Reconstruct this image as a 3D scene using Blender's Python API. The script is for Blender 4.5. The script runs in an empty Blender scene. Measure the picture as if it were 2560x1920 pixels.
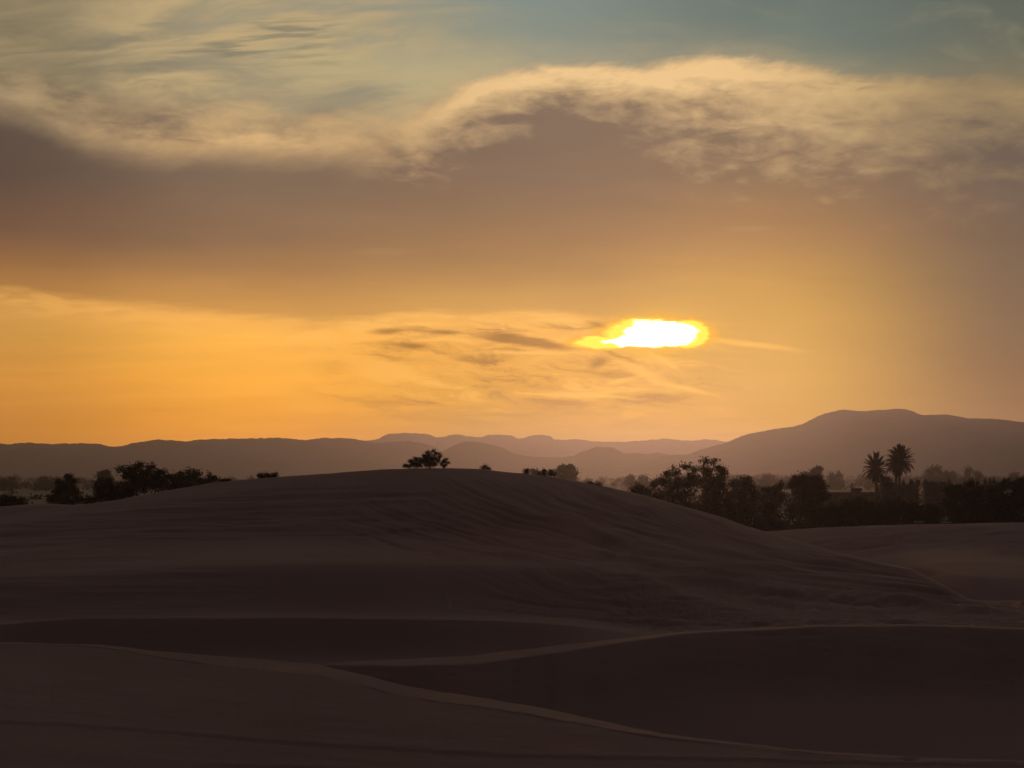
import bpy, math, random
import numpy as np
from mathutils import Vector

# ------------------------------------------------------------------ camera, sky, sun, exposure
F, HOR, CX = 5774.0, 1190.0, 1280.0          # focal length and horizon in photograph pixels (2560 x 1920)
scene = bpy.context.scene
C = scene.collection
rng = np.random.default_rng(7)
random.seed(7)

cam_d = bpy.data.cameras.new('camera')
cam_d.sensor_width = 36.0
cam_d.lens = 36.0 * F / 2560.0
cam_d.shift_y = (HOR - 960.0) / 2560.0
cam_d.clip_start = 0.1
cam_d.clip_end = 60000.0
cam = bpy.data.objects.new('camera', cam_d)
C.objects.link(cam)
cam.location = (0, 0, 0)
cam.rotation_euler = (math.radians(90), 0, 0)
scene.camera = cam

scene.render.engine = 'CYCLES'
scene.cycles.use_denoising = True
try:
    scene.cycles.denoiser = 'OPENIMAGEDENOISE'
    scene.cycles.denoising_input_passes = 'RGB_ALBEDO_NORMAL'
    scene.cycles.denoising_prefilter = 'ACCURATE'
except Exception:
    pass
scene.cycles.max_bounces = 4
scene.cycles.diffuse_bounces = 2
scene.cycles.volume_bounces = 0
scene.cycles.transparent_max_bounces = 8
scene.cycles.caustics_reflective = False
scene.cycles.caustics_refractive = False
scene.view_settings.view_transform = 'Standard'
scene.view_settings.look = 'None'
scene.view_settings.exposure = 0.0
scene.view_settings.gamma = 1.0
scene.view_settings.use_curve_mapping = False

SUN_AZ = (1640 - CX) / F
SUN_EL = (HOR - 836) / F

# sky colours (linear radiance) by column x = 0, 640, 1280, 1920, 2560 and by height
COLX = [0, 640, 1280, 1920, 2560]
#SKYTABLE
def S(r, g, b):
    f = lambda c: (c / 12.92 if c <= 0.04045 else ((c + 0.055) / 1.055) ** 2.4)
    return tuple(f(c / 255.0) for c in (r, g, b))
UPPER_Q = [-7000, -3000, -900, 0, 100, 200, 330]
UPPER = [
    [S(58,60,66), S(94,94,96), S(114,106,88), S(112,104,84), S(122,112,88), S(118,108,86), S(120,106,84)],
    [S(58,60,66), S(118,119,120), S(150,144,120), S(155,146,121), S(160,148,122), S(152,140,115), S(150,136,110)],
    [S(58,60,66), S(122,126,128), S(138,143,133), S(139,144,134), S(145,146,131), S(144,143,125), S(142,138,119)],
    [S(58,60,66), S(110,115,118), S(116,123,114), S(117,122,112), S(122,126,114), S(122,127,114), S(124,123,108)],
    [S(58,60,66), S(92,97,98), S(94,101,93), S(93,100,91), S(100,104,93), S(110,110,94), S(116,110,92)]]
VEIL_Q = [200, 330, 450, 600, 720, 830, 950, 1060, 1150]
VEIL = [
    [S(98,82,70), S(92,77,67), S(93,75,65), S(114,83,64), S(150,105,65), S(170,118,65), S(180,122,62), S(185,120,60), S(180,118,62)],
    [S(138,114,92), S(132,109,90), S(128,105,86), S(146,111,83), S(176,128,80), S(200,145,80), S(215,155,78), S(228,158,80), S(220,152,80)],
    [S(140,115,92), S(138,112,90), S(141,111,87), S(163,122,82), S(188,140,82), S(212,158,80), S(222,162,78), S(220,160,80), S(212,156,86)],
    [S(142,118,94), S(140,115,92), S(146,116,88), S(177,132,86), S(205,155,85), S(216,163,87), S(222,168,92), S(222,166,95), S(216,160,96)],
    [S(112,98,84), S(108,94,83), S(108,92,81), S(119,98,81), S(125,102,82), S(131,104,82), S(140,108,83), S(150,115,88), S(152,118,92)]]
GOLD_Q = [700, 780, 850, 950, 1050, 1150]
GOLD = [
    [S(200,142,72), S(203,147,76), S(200,144,70), S(206,140,64), S(192,126,60), S(180,118,60)],
    [S(248,178,95), S(250,179,92), S(252,180,82), S(252,174,75), S(236,158,75), S(222,148,74)],
    [S(250,182,98), S(250,182,92), S(244,174,82), S(234,167,76), S(222,160,78), S(212,155,84)],
    [S(205,155,85), S(214,162,86), S(218,165,88), S(222,168,92), S(222,165,94), S(215,160,95)],
    [S(125,102,82), S(130,104,82), S(132,105,82), S(140,108,83), S(150,115,88), S(152,118,92)]]
#ENDSKYTABLE
SUN_STRENGTH = 0.20
SUN_COLOR = (1.0, 0.50, 0.21)
HAZE_DENSITY = 0.00012
HAZE_ANISO = 0.87
HAZE_COLOR = (0.53, 0.53, 0.74)
HAZE_TOP = 205.0
AIR = [(.115,.067,.053), (.264,.148,.107), (.58,.29,.145), (.55,.30,.17), (.164,.113,.094)]   # colour of deep haze by azimuth


class N:
    """a number socket with arithmetic"""
    nt = None
    def __init__(s, sock): s.s = sock
    def _m(op, *a, clamp=False):
        n = N.nt.nodes.new('ShaderNodeMath'); n.operation = op; n.use_clamp = clamp
        for i, v in enumerate(a):
            if isinstance(v, N): N.nt.links.new(v.s, n.inputs[i])
            else: n.inputs[i].default_value = float(v)
        return N(n.outputs[0])
    def __add__(s, o): return N._m('ADD', s, o)
    __radd__ = __add__
    def __sub__(s, o): return N._m('SUBTRACT', s, o)
    def __rsub__(s, o): return N._m('SUBTRACT', o, s)
    def __mul__(s, o): return N._m('MULTIPLY', s, o)
    __rmul__ = __mul__
    def __truediv__(s, o): return N._m('DIVIDE', s, o)
    def clamp(s): return N._m('ADD', s, 0.0, clamp=True)
    def max(s, o): return N._m('MAXIMUM', s, o)
    def min(s, o): return N._m('MINIMUM', s, o)
    def pow(s, o): return N._m('POWER', s, o)
    def sqrt(s): return N._m('SQRT', s)

def ss(a, b, x):
    n = N.nt.nodes.new('ShaderNodeMapRange'); n.interpolation_type = 'SMOOTHSTEP'
    inv = a > b
    n.inputs['From Min'].default_value = min(a, b); n.inputs['From Max'].default_value = max(a, b)
    n.inputs['To Min'].default_value = 1.0 if inv else 0.0
    n.inputs['To Max'].default_value = 0.0 if inv else 1.0
    N.nt.links.new(x.s, n.inputs['Value'])
    return N(n.outputs[0])

def vec(x, y, z=0.0):
    n = N.nt.nodes.new('ShaderNodeCombineXYZ')
    for i, v in enumerate((x, y, z)):
        if isinstance(v, N): N.nt.links.new(v.s, n.inputs[i])
        else: n.inputs[i].default_value = float(v)
    return n.outputs[0]

def noise(v, detail=4.0, rough=0.5, dist=0.0):
    n = N.nt.nodes.new('ShaderNodeTexNoise'); n.noise_dimensions = '3D'
    N.nt.links.new(v, n.inputs['Vector'])
    n.inputs['Scale'].default_value = 1.0
    n.inputs['Detail'].default_value = detail
    n.inputs['Roughness'].default_value = rough
    n.inputs['Distortion'].default_value = dist
    return N(n.outputs[0])

def curve(x, pts, x0, x1, y0, y1):
    """piecewise smooth function of x through pts"""
    t = ((x - x0) / (x1 - x0)).clamp()
    n = N.nt.nodes.new('ShaderNodeFloatCurve')
    c = n.mapping.curves[0]
    P = [((a - x0) / (x1 - x0), (b - y0) / (y1 - y0)) for a, b in pts]
    c.points[0].location = P[0]; c.points[1].location = P[-1]
    for p in P[1:-1]: c.points.new(*p)
    n.mapping.update()
    N.nt.links.new(t.s, n.inputs['Value'])
    return N(n.outputs[0]) * (y1 - y0) + y0

def mixc(fac, a, b, mode='MIX'):
    n = N.nt.nodes.new('ShaderNodeMix'); n.data_type = 'RGBA'; n.blend_type = mode
    n.clamp_factor = True
    if isinstance(fac, N): N.nt.links.new(fac.s, n.inputs[0])
    else: n.inputs[0].default_value = fac
    for v, k in ((a, 6), (b, 7)):
        if isinstance(v, tuple): n.inputs[k].default_value = (*v[:3], 1.0)
        else: N.nt.links.new(v, n.inputs[k])
    return n.outputs[2]

def scalec(col, fac):
    n = N.nt.nodes.new('ShaderNodeVectorMath'); n.operation = 'SCALE'
    if isinstance(col, tuple): n.inputs[0].default_value = col
    else: N.nt.links.new(col, n.inputs[0])
    if isinstance(fac, N): N.nt.links.new(fac.s, n.inputs['Scale'])
    else: n.inputs['Scale'].default_value = fac
    return n.outputs[0]

def field(p, q, qs, table):
    """colour over azimuth (5 columns) and elevation (a ramp per column)"""
    lo, hi = qs[0], qs[-1]
    t = ((q - lo) / (hi - lo)).clamp()
    cols = []
    for col in table:
        n = N.nt.nodes.new('ShaderNodeValToRGB')
        cr = n.color_ramp; cr.interpolation = 'LINEAR'
        els = cr.elements
        els[0].position = 0.0; els[0].color = (*col[0], 1)
        els[1].position = 1.0; els[1].color = (*col[-1], 1)
        for qq, c in list(zip(qs, col))[1:-1]:
            e = els.new((qq - lo) / (hi - lo)); e.color = (*c, 1)
        N.nt.links.new(t.s, n.inputs[0])
        cols.append(n.outputs[0])
    out = cols[0]
    for i in range(1, 5):
        out = mixc(ss(COLX[i - 1], COLX[i], p), out, cols[i])
    return out

world = bpy.data.worlds.new('World')
scene.world = world
world.use_nodes = True
nt = world.node_tree
nt.nodes.clear()
N.nt = nt
try:
    world.cycles.sampling_method = 'MANUAL'
    world.cycles.sample_map_resolution = 1024
except Exception:
    pass

def build_sky():
    tc = nt.nodes.new('ShaderNodeTexCoord')
    sep = nt.nodes.new('ShaderNodeSeparateXYZ')
    nt.links.new(tc.outputs['Generated'], sep.inputs[0])
    dx, dy, dz = (N(o) for o in sep.outputs)
    az = N._m('ARCTAN2', dx, dy)
    el = N._m('ARCSINE', dz)
    p = az * F + CX                     # azimuth and elevation, in units of 1/5774 radian
    q = HOR - el * F
    # slow warps that give every edge its cloudy outline
    w1 = noise(vec(p / 520, q / 190, 1.3), 4, 0.55) - 0.5
    w2 = noise(vec(p / 150, q / 60, 7.1), 5, 0.6) - 0.5
    w3 = noise(vec(p / 240, q / 45 + p / 900, 3.7), 6, 0.62, 0.6) - 0.5
    qw = q + w1 * 55 + w2 * 22

    upper = field(p, q + w1 * 60, UPPER_Q, UPPER)
    veil = field(p + w1 * 120, q + w1 * 70 + w2 * 10, VEIL_Q, VEIL)
    gold = field(p + w1 * 120, q + w1 * 30, GOLD_Q, GOLD)

    # ---- thin cirrus in the upper left, fine combed streaks
    qs_ = q + p * 0.07
    st1 = noise(vec((p + q * 0.7) / 300, (qs_ + w1 * 120 + w2 * 40) / 62, 11.0), 5, 0.58, 0.8)
    st2 = noise(vec((p + q) / 420, (qs_ + w1 * 60) / 105, 15.0), 5, 0.6, 0.7)
    cir_mask = ss(1350, 820, p + w1 * 400 - q * 0.4) * ss(430, 330, q) * ss(-900, -100, q)
    cirA = ss(0.36, 0.64, st1 * 0.45 + st2 * 0.55) * cir_mask
    upper = mixc(cirA * (0.35 + 0.55 * ss(150, 420, p)), upper, S(196, 168, 122))
    rip = ss(0.46, 0.66, noise(vec(p / 210, (qs_ + w2 * 14) / 17, 21.0), 3, 0.5, 0.2))
    ripm = ss(300, 480, p) * ss(980, 800, p) * ss(40, 90, q) * ss(250, 180, q)
    upper = mixc(rip * ripm * (0.12 + 0.5 * ss(0.42, 0.6, st2)), upper, S(110, 112, 98))
    # broad pale drift right of it
    dr = ss(0.32, 0.60, noise(vec((p + q * 0.9) / 420, (q - p * 0.12) / 120, 31.0), 5, 0.55, 0.4))
    drm = ss(560, 850, p) * ss(1500, 1050, p) * ss(60, 190, q) * ss(-200, 60, q + p * 0.1 - 60)
    upper = mixc(dr * drm * 0.7, upper, S(190, 172, 130))
    w4 = noise(vec((p + q * 0.8) / 260, (q - p * 0.25) / 90, 41.0), 5, 0.6, 0.5)
    wisp = ss(0.52, 0.72, w4) * ss(1350, 1500, p) * ss(-250, 20, q)
    upper = mixc(wisp * 0.22, upper, S(160, 150, 118))

    # ---- top edge of the great cloud sheet
    U = curve(p, [(-1500, 250), (0, 262), (200, 300), (420, 325), (640, 338), (820, 335), (980, 312), (1090, 262), (1180, 222),
                  (1290, 192), (1400, 188), (1560, 188), (1720, 182), (1880, 182), (2010, 192), (2120, 222), (2230, 232), (2400, 232),
                  (2560, 240), (3900, 260)], -1500, 3900, 100, 420)
    d = q + w1 * 45 + w2 * 34 + w3 * 50 - U                         # below the edge is positive
    sheet_a = ss(-34, 40, d)
    sheet_b = ss(-95, 45, d)
    lf = ss(800, 1040, p)
    sheet = sheet_a * lf + sheet_b * (1.0 - lf)
    sheet_soft = ss(-120, 70, d)
    # lower limit of its lit rim
    L = curve(p, [(-1500, 315), (0, 318), (180, 372), (400, 408), (640, 408), (900, 408), (1020, 402), (1120, 380), (1220, 336), (1310, 284),
                  (1390, 246), (1470, 244), (1560, 272), (1660, 306), (1850, 330), (2000, 360), (2150, 395), (2350, 405), (2560, 380), (3900, 380)],
              -1500, 3900, 200, 440)
    tex = noise(vec((p + q * 0.9) / 260, (q - p * 0.16 + w2 * 30) / 80, 51.0), 5, 0.55, 0.7)
    tex2 = noise(vec((p - q * 0.9) / 170, (q + p * 0.15 + w2 * 30) / 52, 57.0), 5, 0.55, 0.7)
    tex3 = noise(vec((p + q * 1.3) / 90, (q - p * 0.30 + w2 * 20) / 40, 59.0), 5, 0.6, 0.5)
    tn = ((tex * 0.42 + tex2 * 0.33 + tex3 * 0.25 - 0.34) / 0.32).clamp()
    fib = noise(vec((p * 0.9 + q * 1.1) / 34, (q - p * 0.45) / 85, 63.0), 4, 0.6, 0.3) - 0.5
    # right: light caught along the upper edge, running out downwards in torn wisps
    W = curve(p, [(-1500, 120), (900, 112), (1000, 118), (1130, 132), (1230, 118), (1320, 84), (1420, 66), (1530, 90), (1700, 150), (1900, 185), (2150, 205), (2400, 195), (2560, 160), (3900, 140)], -1500, 3900, 40, 240)
    de = d + fib * 26
    rr = ss(-30, 24, de) * ss(1.55, -0.3, N._m('DIVIDE', de, W * (0.34 + 1.35 * tn)))
    # left: light lying on the lower edge of the sheet, fading upwards
    e = L - (q + w1 * 30 + w3 * 40 + w2 * 14) + fib * 18
    rl = ss(-38, 62, e) * ss(1.0, 0.15, N._m('DIVIDE', e, 70 + 150 * tn))
    rim = (rr * lf + rl * (1.0 - lf)) * (0.50 + 0.70 * tn)
    rim = (rim + ss(-26, 12, de) * ss(70, 8, de) * ss(1000, 1180, p) * ss(2500, 2050, p) * 0.35).clamp()
    rimcol = mixc(ss(0, 560, p), S(168, 144, 108), S(214, 174, 122))
    rimcol = mixc(ss(900, 1350, p), rimcol, S(240, 198, 140))
    rimcol = mixc(ss(1750, 2450, p), rimcol, S(168, 142, 102))
    # soft faint texture through the veil
    vt = noise(vec((p + q) / 620, (q - p * 0.05) / 105, 61.0), 5, 0.55, 0.4) - 0.5
    veil = scalec(veil, 1.0 + vt * 0.22)
    col = mixc(sheet, upper, veil)
    haze_up = sheet_soft * (1.0 - sheet) * 0.55 * (0.30 + tn * 0.7)
    col = mixc(haze_up, col, rimcol)
    col = mixc(rim, col, rimcol)
    # darker folds inside the lit band
    fold = ss(0.55, 0.72, noise(vec((p + q * 0.7) / 170, (q - p * 0.16) / 42, 71.0), 5, 0.6, 0.8)) * ss(1150, 1300, p) * ss(200, 240, q) * ss(390, 300, q)
    col = mixc(fold * 0.42, col, S(146, 117, 92))
    # two faint pale slots in the veil
    slot = ss(1.0, 0.0, (((p - 1870) / 90).pow(2.0) + ((q + w2 * 10 - 578) / 11).pow(2.0)).sqrt()) * 0.35
    slot = slot + ss(1.0, 0.0, (((p - 960) / 110).pow(2.0) + ((q + w2 * 10 - 632) / 16).pow(2.0)).sqrt()) * 0.22
    col = mixc(slot, col, S(196, 150, 104))

    # ---- the clear golden slot along the horizon
    G = curve(p, [(-2500, 730), (0, 738), (200, 748), (420, 768), (600, 792), (720, 806), (800, 810), (920, 794), (1060, 784), (1160, 786),
                  (1280, 782), (1380, 782), (1470, 800), (1600, 850), (1900, 1000), (2600, 1150)], -2500, 2600, 650, 1200)
    gd = q + w2 * 18 + w1 * 16 + (noise(vec(p / 200, q / 20, 77.0), 4, 0.5) - 0.5) * 34 - G
    gm = ss(-16, 30, gd)
    gn = noise(vec((p + q) / 170, (q - p * 0.04 + w2 * 24) / 26, 79.0), 5, 0.6, 0.5)
    gsoft = ss(-140, 40, gd)
    gold_t = noise(vec(p / 420, (q + p * 0.02) / 34, 81.0), 5, 0.55, 0.4) - 0.5
    gold = scalec(gold, 1.0 + gold_t * 0.26)
    col = mixc(gsoft * 0.35 * ss(1700, 1200, p), col, gold)
    col = mixc(gm, col, gold)
    gband = ss(-14, 12, gd) * ss(90, 16, gd) * ss(0.40, 0.60, gn) * ss(1560, 1380, p)
    col = mixc(gband * (0.28 + 0.4 * ss(560, 900, p)), col, S(255, 190, 100))
    gdark = ss(10, 40, gd) * ss(130, 60, gd) * ss(0.50, 0.64, gn) * ss(700, 950, p) * ss(1500, 1300, p)
    col = mixc(gdark * 0.5, col, S(190, 134, 72))
    # torn strands around and below the sun
    sx = p + (q - 900) * 0.9
    sn = noise(vec((sx + w2 * 90) / 230, (q - p * 0.10 + w2 * 50) / 40, 91.0), 7, 0.62, 0.5)
    sm = ss(620, 1150, p) * ss(1950, 1560, p) * ss(775, 815, q) * ss(1090, 960, q)
    dark = ss(0.49, 0.70, sn) * sm
    col = mixc(dark * 0.80, col, S(176, 122, 62))
    lite = ss(0.50, 0.36, sn) * sm
    col = mixc(lite * 0.75, col, S(255, 186, 92))

    def blob(cx, cy, rx, ry, soft=1.0, tilt=0.0, wa=14.0):
        X = (p + w2 * wa * 3 - cx) / rx
        Y = (q + w3 * wa + w2 * wa - cy - (p - cx) * tilt) / ry
        return ss(1.0, 1.0 - soft, (X * X + Y * Y).sqrt())
    for a in ((1320, 856, 150, 17, 0.6, 0.12, 18), (1270, 838, 70, 11, 0.9, 0.06, 14), (975, 829, 75, 12, 0.9, -0.05, 14),
              (1110, 830, 80, 10, 1.0, 0.05, 16), (1040, 868, 60, 12, 1.0, 0.1, 22), (1500, 815, 52, 9, 0.9, 0.35, 10),
              (1560, 896, 90, 10, 1.0, 0.40, 26), (1490, 905, 46, 22, 1.0, -0.35, 26)):
        col = mixc(blob(*a) * 0.80, col, S(168, 116, 60))
    # bright feather right of the sun and below it
    for a in ((1870, 862, 190, 12, 0.9, 0.13, 8), (1610, 930, 90, 26, 1.0, 0.40, 24), (1700, 968, 120, 9, 1.0, 0.24, 12),
              (1380, 800, 130, 18, 1.0, 0.03, 12), (1320, 882, 190, 8, 0.9, 0.0, 14), (1660, 905, 60, 10, 1.0, 0.5, 20), (1560, 950, 70, 12, 1.0, -0.25, 24), (1030, 812, 120, 9, 1.0, -0.03, 14), (1480, 990, 200, 10, 1.0, 0.08, 16)):
        col = mixc(blob(*a) * 0.75, col, S(255, 190, 96))
    # glow and the sun itself, torn by cloud
    gx = (p - 1640) / 330; gy = (q - 836) / 150
    glow = ss(1.0, 0.0, (gx * gx + gy * gy).sqrt())
    col = mixc(glow * glow * 0.50, col, S(255, 190, 74))
    hx = (p - 1640) / 200; hy = (q - 837) / 74
    halo = ss(1.0, 0.0, (hx * hx + hy * hy).sqrt())
    col = mixc(halo * 0.55, col, S(255, 196, 66))
    ja = noise(vec(p / 80, q / 18, 97.0), 5, 0.65) - 0.5
    jb = noise(vec(p / 30, q / 13, 99.0), 5, 0.65) - 0.5
    def ell(cx, cy, rx, ry):
        X = (p + jb * 34 - cx) / rx
        Y = (q + ja * 34 + jb * 11 - cy) / ry
        return 1.0 - (X * X + Y * Y).sqrt()
    body = ell(1640, 836, 138, 40).max(ell(1712, 836, 64, 38))
    body = body.max(ell(1515, 857, 92, 17) * 0.72)
    core = ss(0.08, 0.36, body.max(ell(1625, 838, 128, 41) - 0.02) - ss(1680, 1740, p + jb * 70) * 0.34 - ss(1600, 1520, p + jb * 50) * 0.6 * ss(846, 838, q + ja * 20) - ss(1560, 1515, p + jb * 40) * 0.5)
    ring = ss(-0.22, 0.02, body)
    col = mixc(ring * 0.75, col, S(255, 176, 30))
    col = mixc(ss(-0.04, 0.2, body), col, (1.15, 0.86, 0.09))
    col = mixc(core, col, (3.2, 3.0, 2.3))

    # ---- the sky as it is above the dusty air that dims its lowest part
    elp = (HOR - q).max(62.0) / F
    T = N._m('EXPONENT', N._m('DIVIDE', -HAZE_TOP * HAZE_DENSITY, elp))
    air = AIR[0]
    for i in range(1, 5):
        air = mixc(ss(COLX[i - 1], COLX[i], p), air, AIR[i])
    vm = nt.nodes.new('ShaderNodeVectorMath'); vm.operation = 'SUBTRACT'
    nt.links.new(col, vm.inputs[0]); nt.links.new(scalec(air, 1.0 - T), vm.inputs[1])
    vx = nt.nodes.new('ShaderNodeVectorMath'); vx.operation = 'MAXIMUM'
    nt.links.new(vm.outputs[0], vx.inputs[0]); vx.inputs[1].default_value = (0.004, 0.004, 0.004)
    vd = nt.nodes.new('ShaderNodeVectorMath'); vd.operation = 'SCALE'
    nt.links.new(vx.outputs[0], vd.inputs[0]); nt.links.new(N._m('DIVIDE', 1.0, T).s, vd.inputs['Scale'])
    col = vd.outputs[0]

    # ---- away from the sunset the sky goes on as a dim clear evening
    nish = nt.nodes.new('ShaderNodeTexSky')
    nish.sky_type = 'NISHITA'
    nish.sun_disc = False
    nish.sun_elevation = SUN_EL
    nish.sun_rotation = SUN_AZ
    nish.altitude = 700
    nish.dust_density = 2.0
    sundir = (math.sin(SUN_AZ) * math.cos(SUN_EL), math.cos(SUN_AZ) * math.cos(SUN_EL), math.sin(SUN_EL))
    dot = dx * sundir[0] + dy * sundir[1] + dz * sundir[2]
    away = ss(0.75, -0.35, dot)
    col = mixc(away, col, scalec(nish.outputs[0], NISHITA_STRENGTH))
    col = scalec(col, ss(-0.012, -0.001, dz))       # no sky below the horizon
    bg = nt.nodes.new('ShaderNodeBackground')
    nt.links.new(col, bg.inputs['Color'])
    bg.inputs['Strength'].default_value = 1.0
    out = nt.nodes.new('ShaderNodeOutputWorld')
    nt.links.new(bg.outputs[0], out.inputs['Surface'])

NISHITA_STRENGTH = 0.010
build_sky()

sun_l = bpy.data.lights.new('sun', 'SUN')
sun_l.energy = SUN_STRENGTH
sun_l.color = SUN_COLOR
sun_l.angle = math.radians(1.0)
sun = bpy.data.objects.new('sun', sun_l)
C.objects.link(sun)
sd = Vector((math.sin(SUN_AZ) * math.cos(SUN_EL), math.cos(SUN_AZ) * math.cos(SUN_EL), math.sin(SUN_EL)))
sun.rotation_euler = (-sd).to_track_quat('-Z', 'Y').to_euler()

# ------------------------------------------------------------------ helpers
def tag(o, label=None, cat=None, group=None, kind=None):
    if label: o['label'] = label
    if cat: o['category'] = cat
    if group: o['group'] = group
    if kind: o['kind'] = kind
    return o

def link(name, me, mat=None, parent=None, loc=None):
    o = bpy.data.objects.new(name, me)
    C.objects.link(o)
    if mat is not None and me is not None and not me.materials:
        me.materials.append(mat)
    if loc is not None: o.location = loc
    if parent is not None: o.parent = parent
    return o

def thing(name, loc, label, cat, group=None, rz=0.0):
    o = bpy.data.objects.new(name, None)
    o.empty_display_size = 0.3
    C.objects.link(o)
    o.location = loc
    o.rotation_euler = (0, 0, rz)
    return tag(o, label, cat, group)

def mesh_np(name, V, Fc, smooth=False):
    """V (n,3), Fc (m,k) with k constant"""
    V = np.asarray(V, np.float32); Fc = np.asarray(Fc, np.int32)
    me = bpy.data.meshes.new(name)
    m, k = Fc.shape
    me.vertices.add(len(V)); me.vertices.foreach_set('co', V.ravel())
    me.loops.add(m * k); me.loops.foreach_set('vertex_index', Fc.ravel())
    me.polygons.add(m)
    me.polygons.foreach_set('loop_start', np.arange(0, m * k, k, dtype=np.int32))
    me.polygons.foreach_set('loop_total', np.full(m, k, np.int32))
    me.update(calc_edges=True)
    me.polygons.foreach_set('use_smooth', np.full(m, smooth, bool))
    me.validate()
    return me

def grid_faces(nr, nc):
    i = np.arange(nr * nc).reshape(nr, nc)
    return np.stack([i[:-1, :-1], i[:-1, 1:], i[1:, 1:], i[1:, :-1]], -1).reshape(-1, 4)

def _h(ix, iy, seed):
    ix = ix.astype(np.int64); iy = iy.astype(np.int64)
    n = (ix * 374761393 + iy * 668265263 + seed * 1274126177) & 0x7fffffff
    n = ((n ^ (n >> 13)) * 1274126177) & 0x7fffffff
    return ((n ^ (n >> 16)) & 0xffff) / 65535.0

def vnoise(x, y, seed=0):
    x0 = np.floor(x); y0 = np.floor(y)
    fx = x - x0; fy = y - y0
    fx = fx * fx * fx * (fx * (fx * 6 - 15) + 10); fy = fy * fy * fy * (fy * (fy * 6 - 15) + 10)
    a = _h(x0, y0, seed); b = _h(x0 + 1, y0, seed); c = _h(x0, y0 + 1, seed); d = _h(x0 + 1, y0 + 1, seed)
    return (a + (b - a) * fx) * (1 - fy) + (c + (d - c) * fx) * fy - 0.5

def fbm(x, y, seed=0, octv=4, gain=0.5):
    s = 0; a = 1.0
    for i in range(octv):
        s = s + a * vnoise(x, y, seed + i * 17); x = x * 2.03 + 3.1; y = y * 2.03 + 1.7; a *= gain
    return s

def sstep(a, b, x):
    t = np.clip((x - a) / (b - a), 0, 1)
    return t * t * (3 - 2 * t)

def pchip(xk, yk, x):
    xk = np.asarray(xk, float); yk = np.asarray(yk, float)
    h = np.diff(xk); dl = np.diff(yk) / h
    m = np.zeros_like(yk)
    s = dl[:-1] * dl[1:] > 0
    hm = 3 * (h[:-1] + h[1:]) / ((2 * h[1:] + h[:-1]) / np.where(s, dl[:-1], 1) + (h[1:] + 2 * h[:-1]) / np.where(s, dl[1:], 1))
    m[1:-1] = np.where(s, hm, 0)
    m[0] = 0; m[-1] = 0
    x = np.clip(x, xk[0], xk[-1])
    i = np.clip(np.searchsorted(xk, x) - 1, 0, len(h) - 1)
    t = (x - xk[i]) / h[i]
    return (yk[i] * (1 + 2 * t) * (1 - t) ** 2 + m[i] * h[i] * t * (1 - t) ** 2 + yk[i + 1] * t * t * (3 - 2 * t) + m[i + 1] * h[i] * t * t * (t - 1))

# ------------------------------------------------------------------ materials
def material(name, base, rough=0.9, var=0.25, scale=1.0, bump=0.0, bump_scale=10.0, second=None, translucent=0.0):
    m = bpy.data.materials.new(name)
    m.use_nodes = True
    t = m.node_tree; b = t.nodes['Principled BSDF']
    b.inputs['Roughness'].default_value = rough
    b.inputs['Specular IOR Level'].default_value = 0.15
    co = t.nodes.new('ShaderNodeTexCoord')
    nz = t.nodes.new('ShaderNodeTexNoise'); nz.inputs['Scale'].default_value = scale; nz.inputs['Detail'].default_value = 6
    t.links.new(co.outputs['Object'], nz.inputs['Vector'])
    r = t.nodes.new('ShaderNodeValToRGB')
    sec = second or tuple(c * (1 + var) for c in base)
    r.color_ramp.elements[0].position = 0.3; r.color_ramp.elements[0].color = (*[c * (1 - var) for c in base], 1)
    r.color_ramp.elements[1].position = 0.7; r.color_ramp.elements[1].color = (*sec, 1)
    t.links.new(nz.outputs[0], r.inputs[0]); t.links.new(r.outputs[0], b.inputs['Base Color'])
    if bump:
        n2 = t.nodes.new('ShaderNodeTexNoise'); n2.inputs['Scale'].default_value = bump_scale; n2.inputs['Detail'].default_value = 5
        t.links.new(co.outputs['Object'], n2.inputs['Vector'])
        bp = t.nodes.new('ShaderNodeBump'); bp.inputs['Strength'].default_value = 1.0; bp.inputs['Distance'].default_value = bump
        t.links.new(n2.outputs[0], bp.inputs['Height']); t.links.new(bp.outputs[0], b.inputs['Normal'])
    return m

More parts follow.
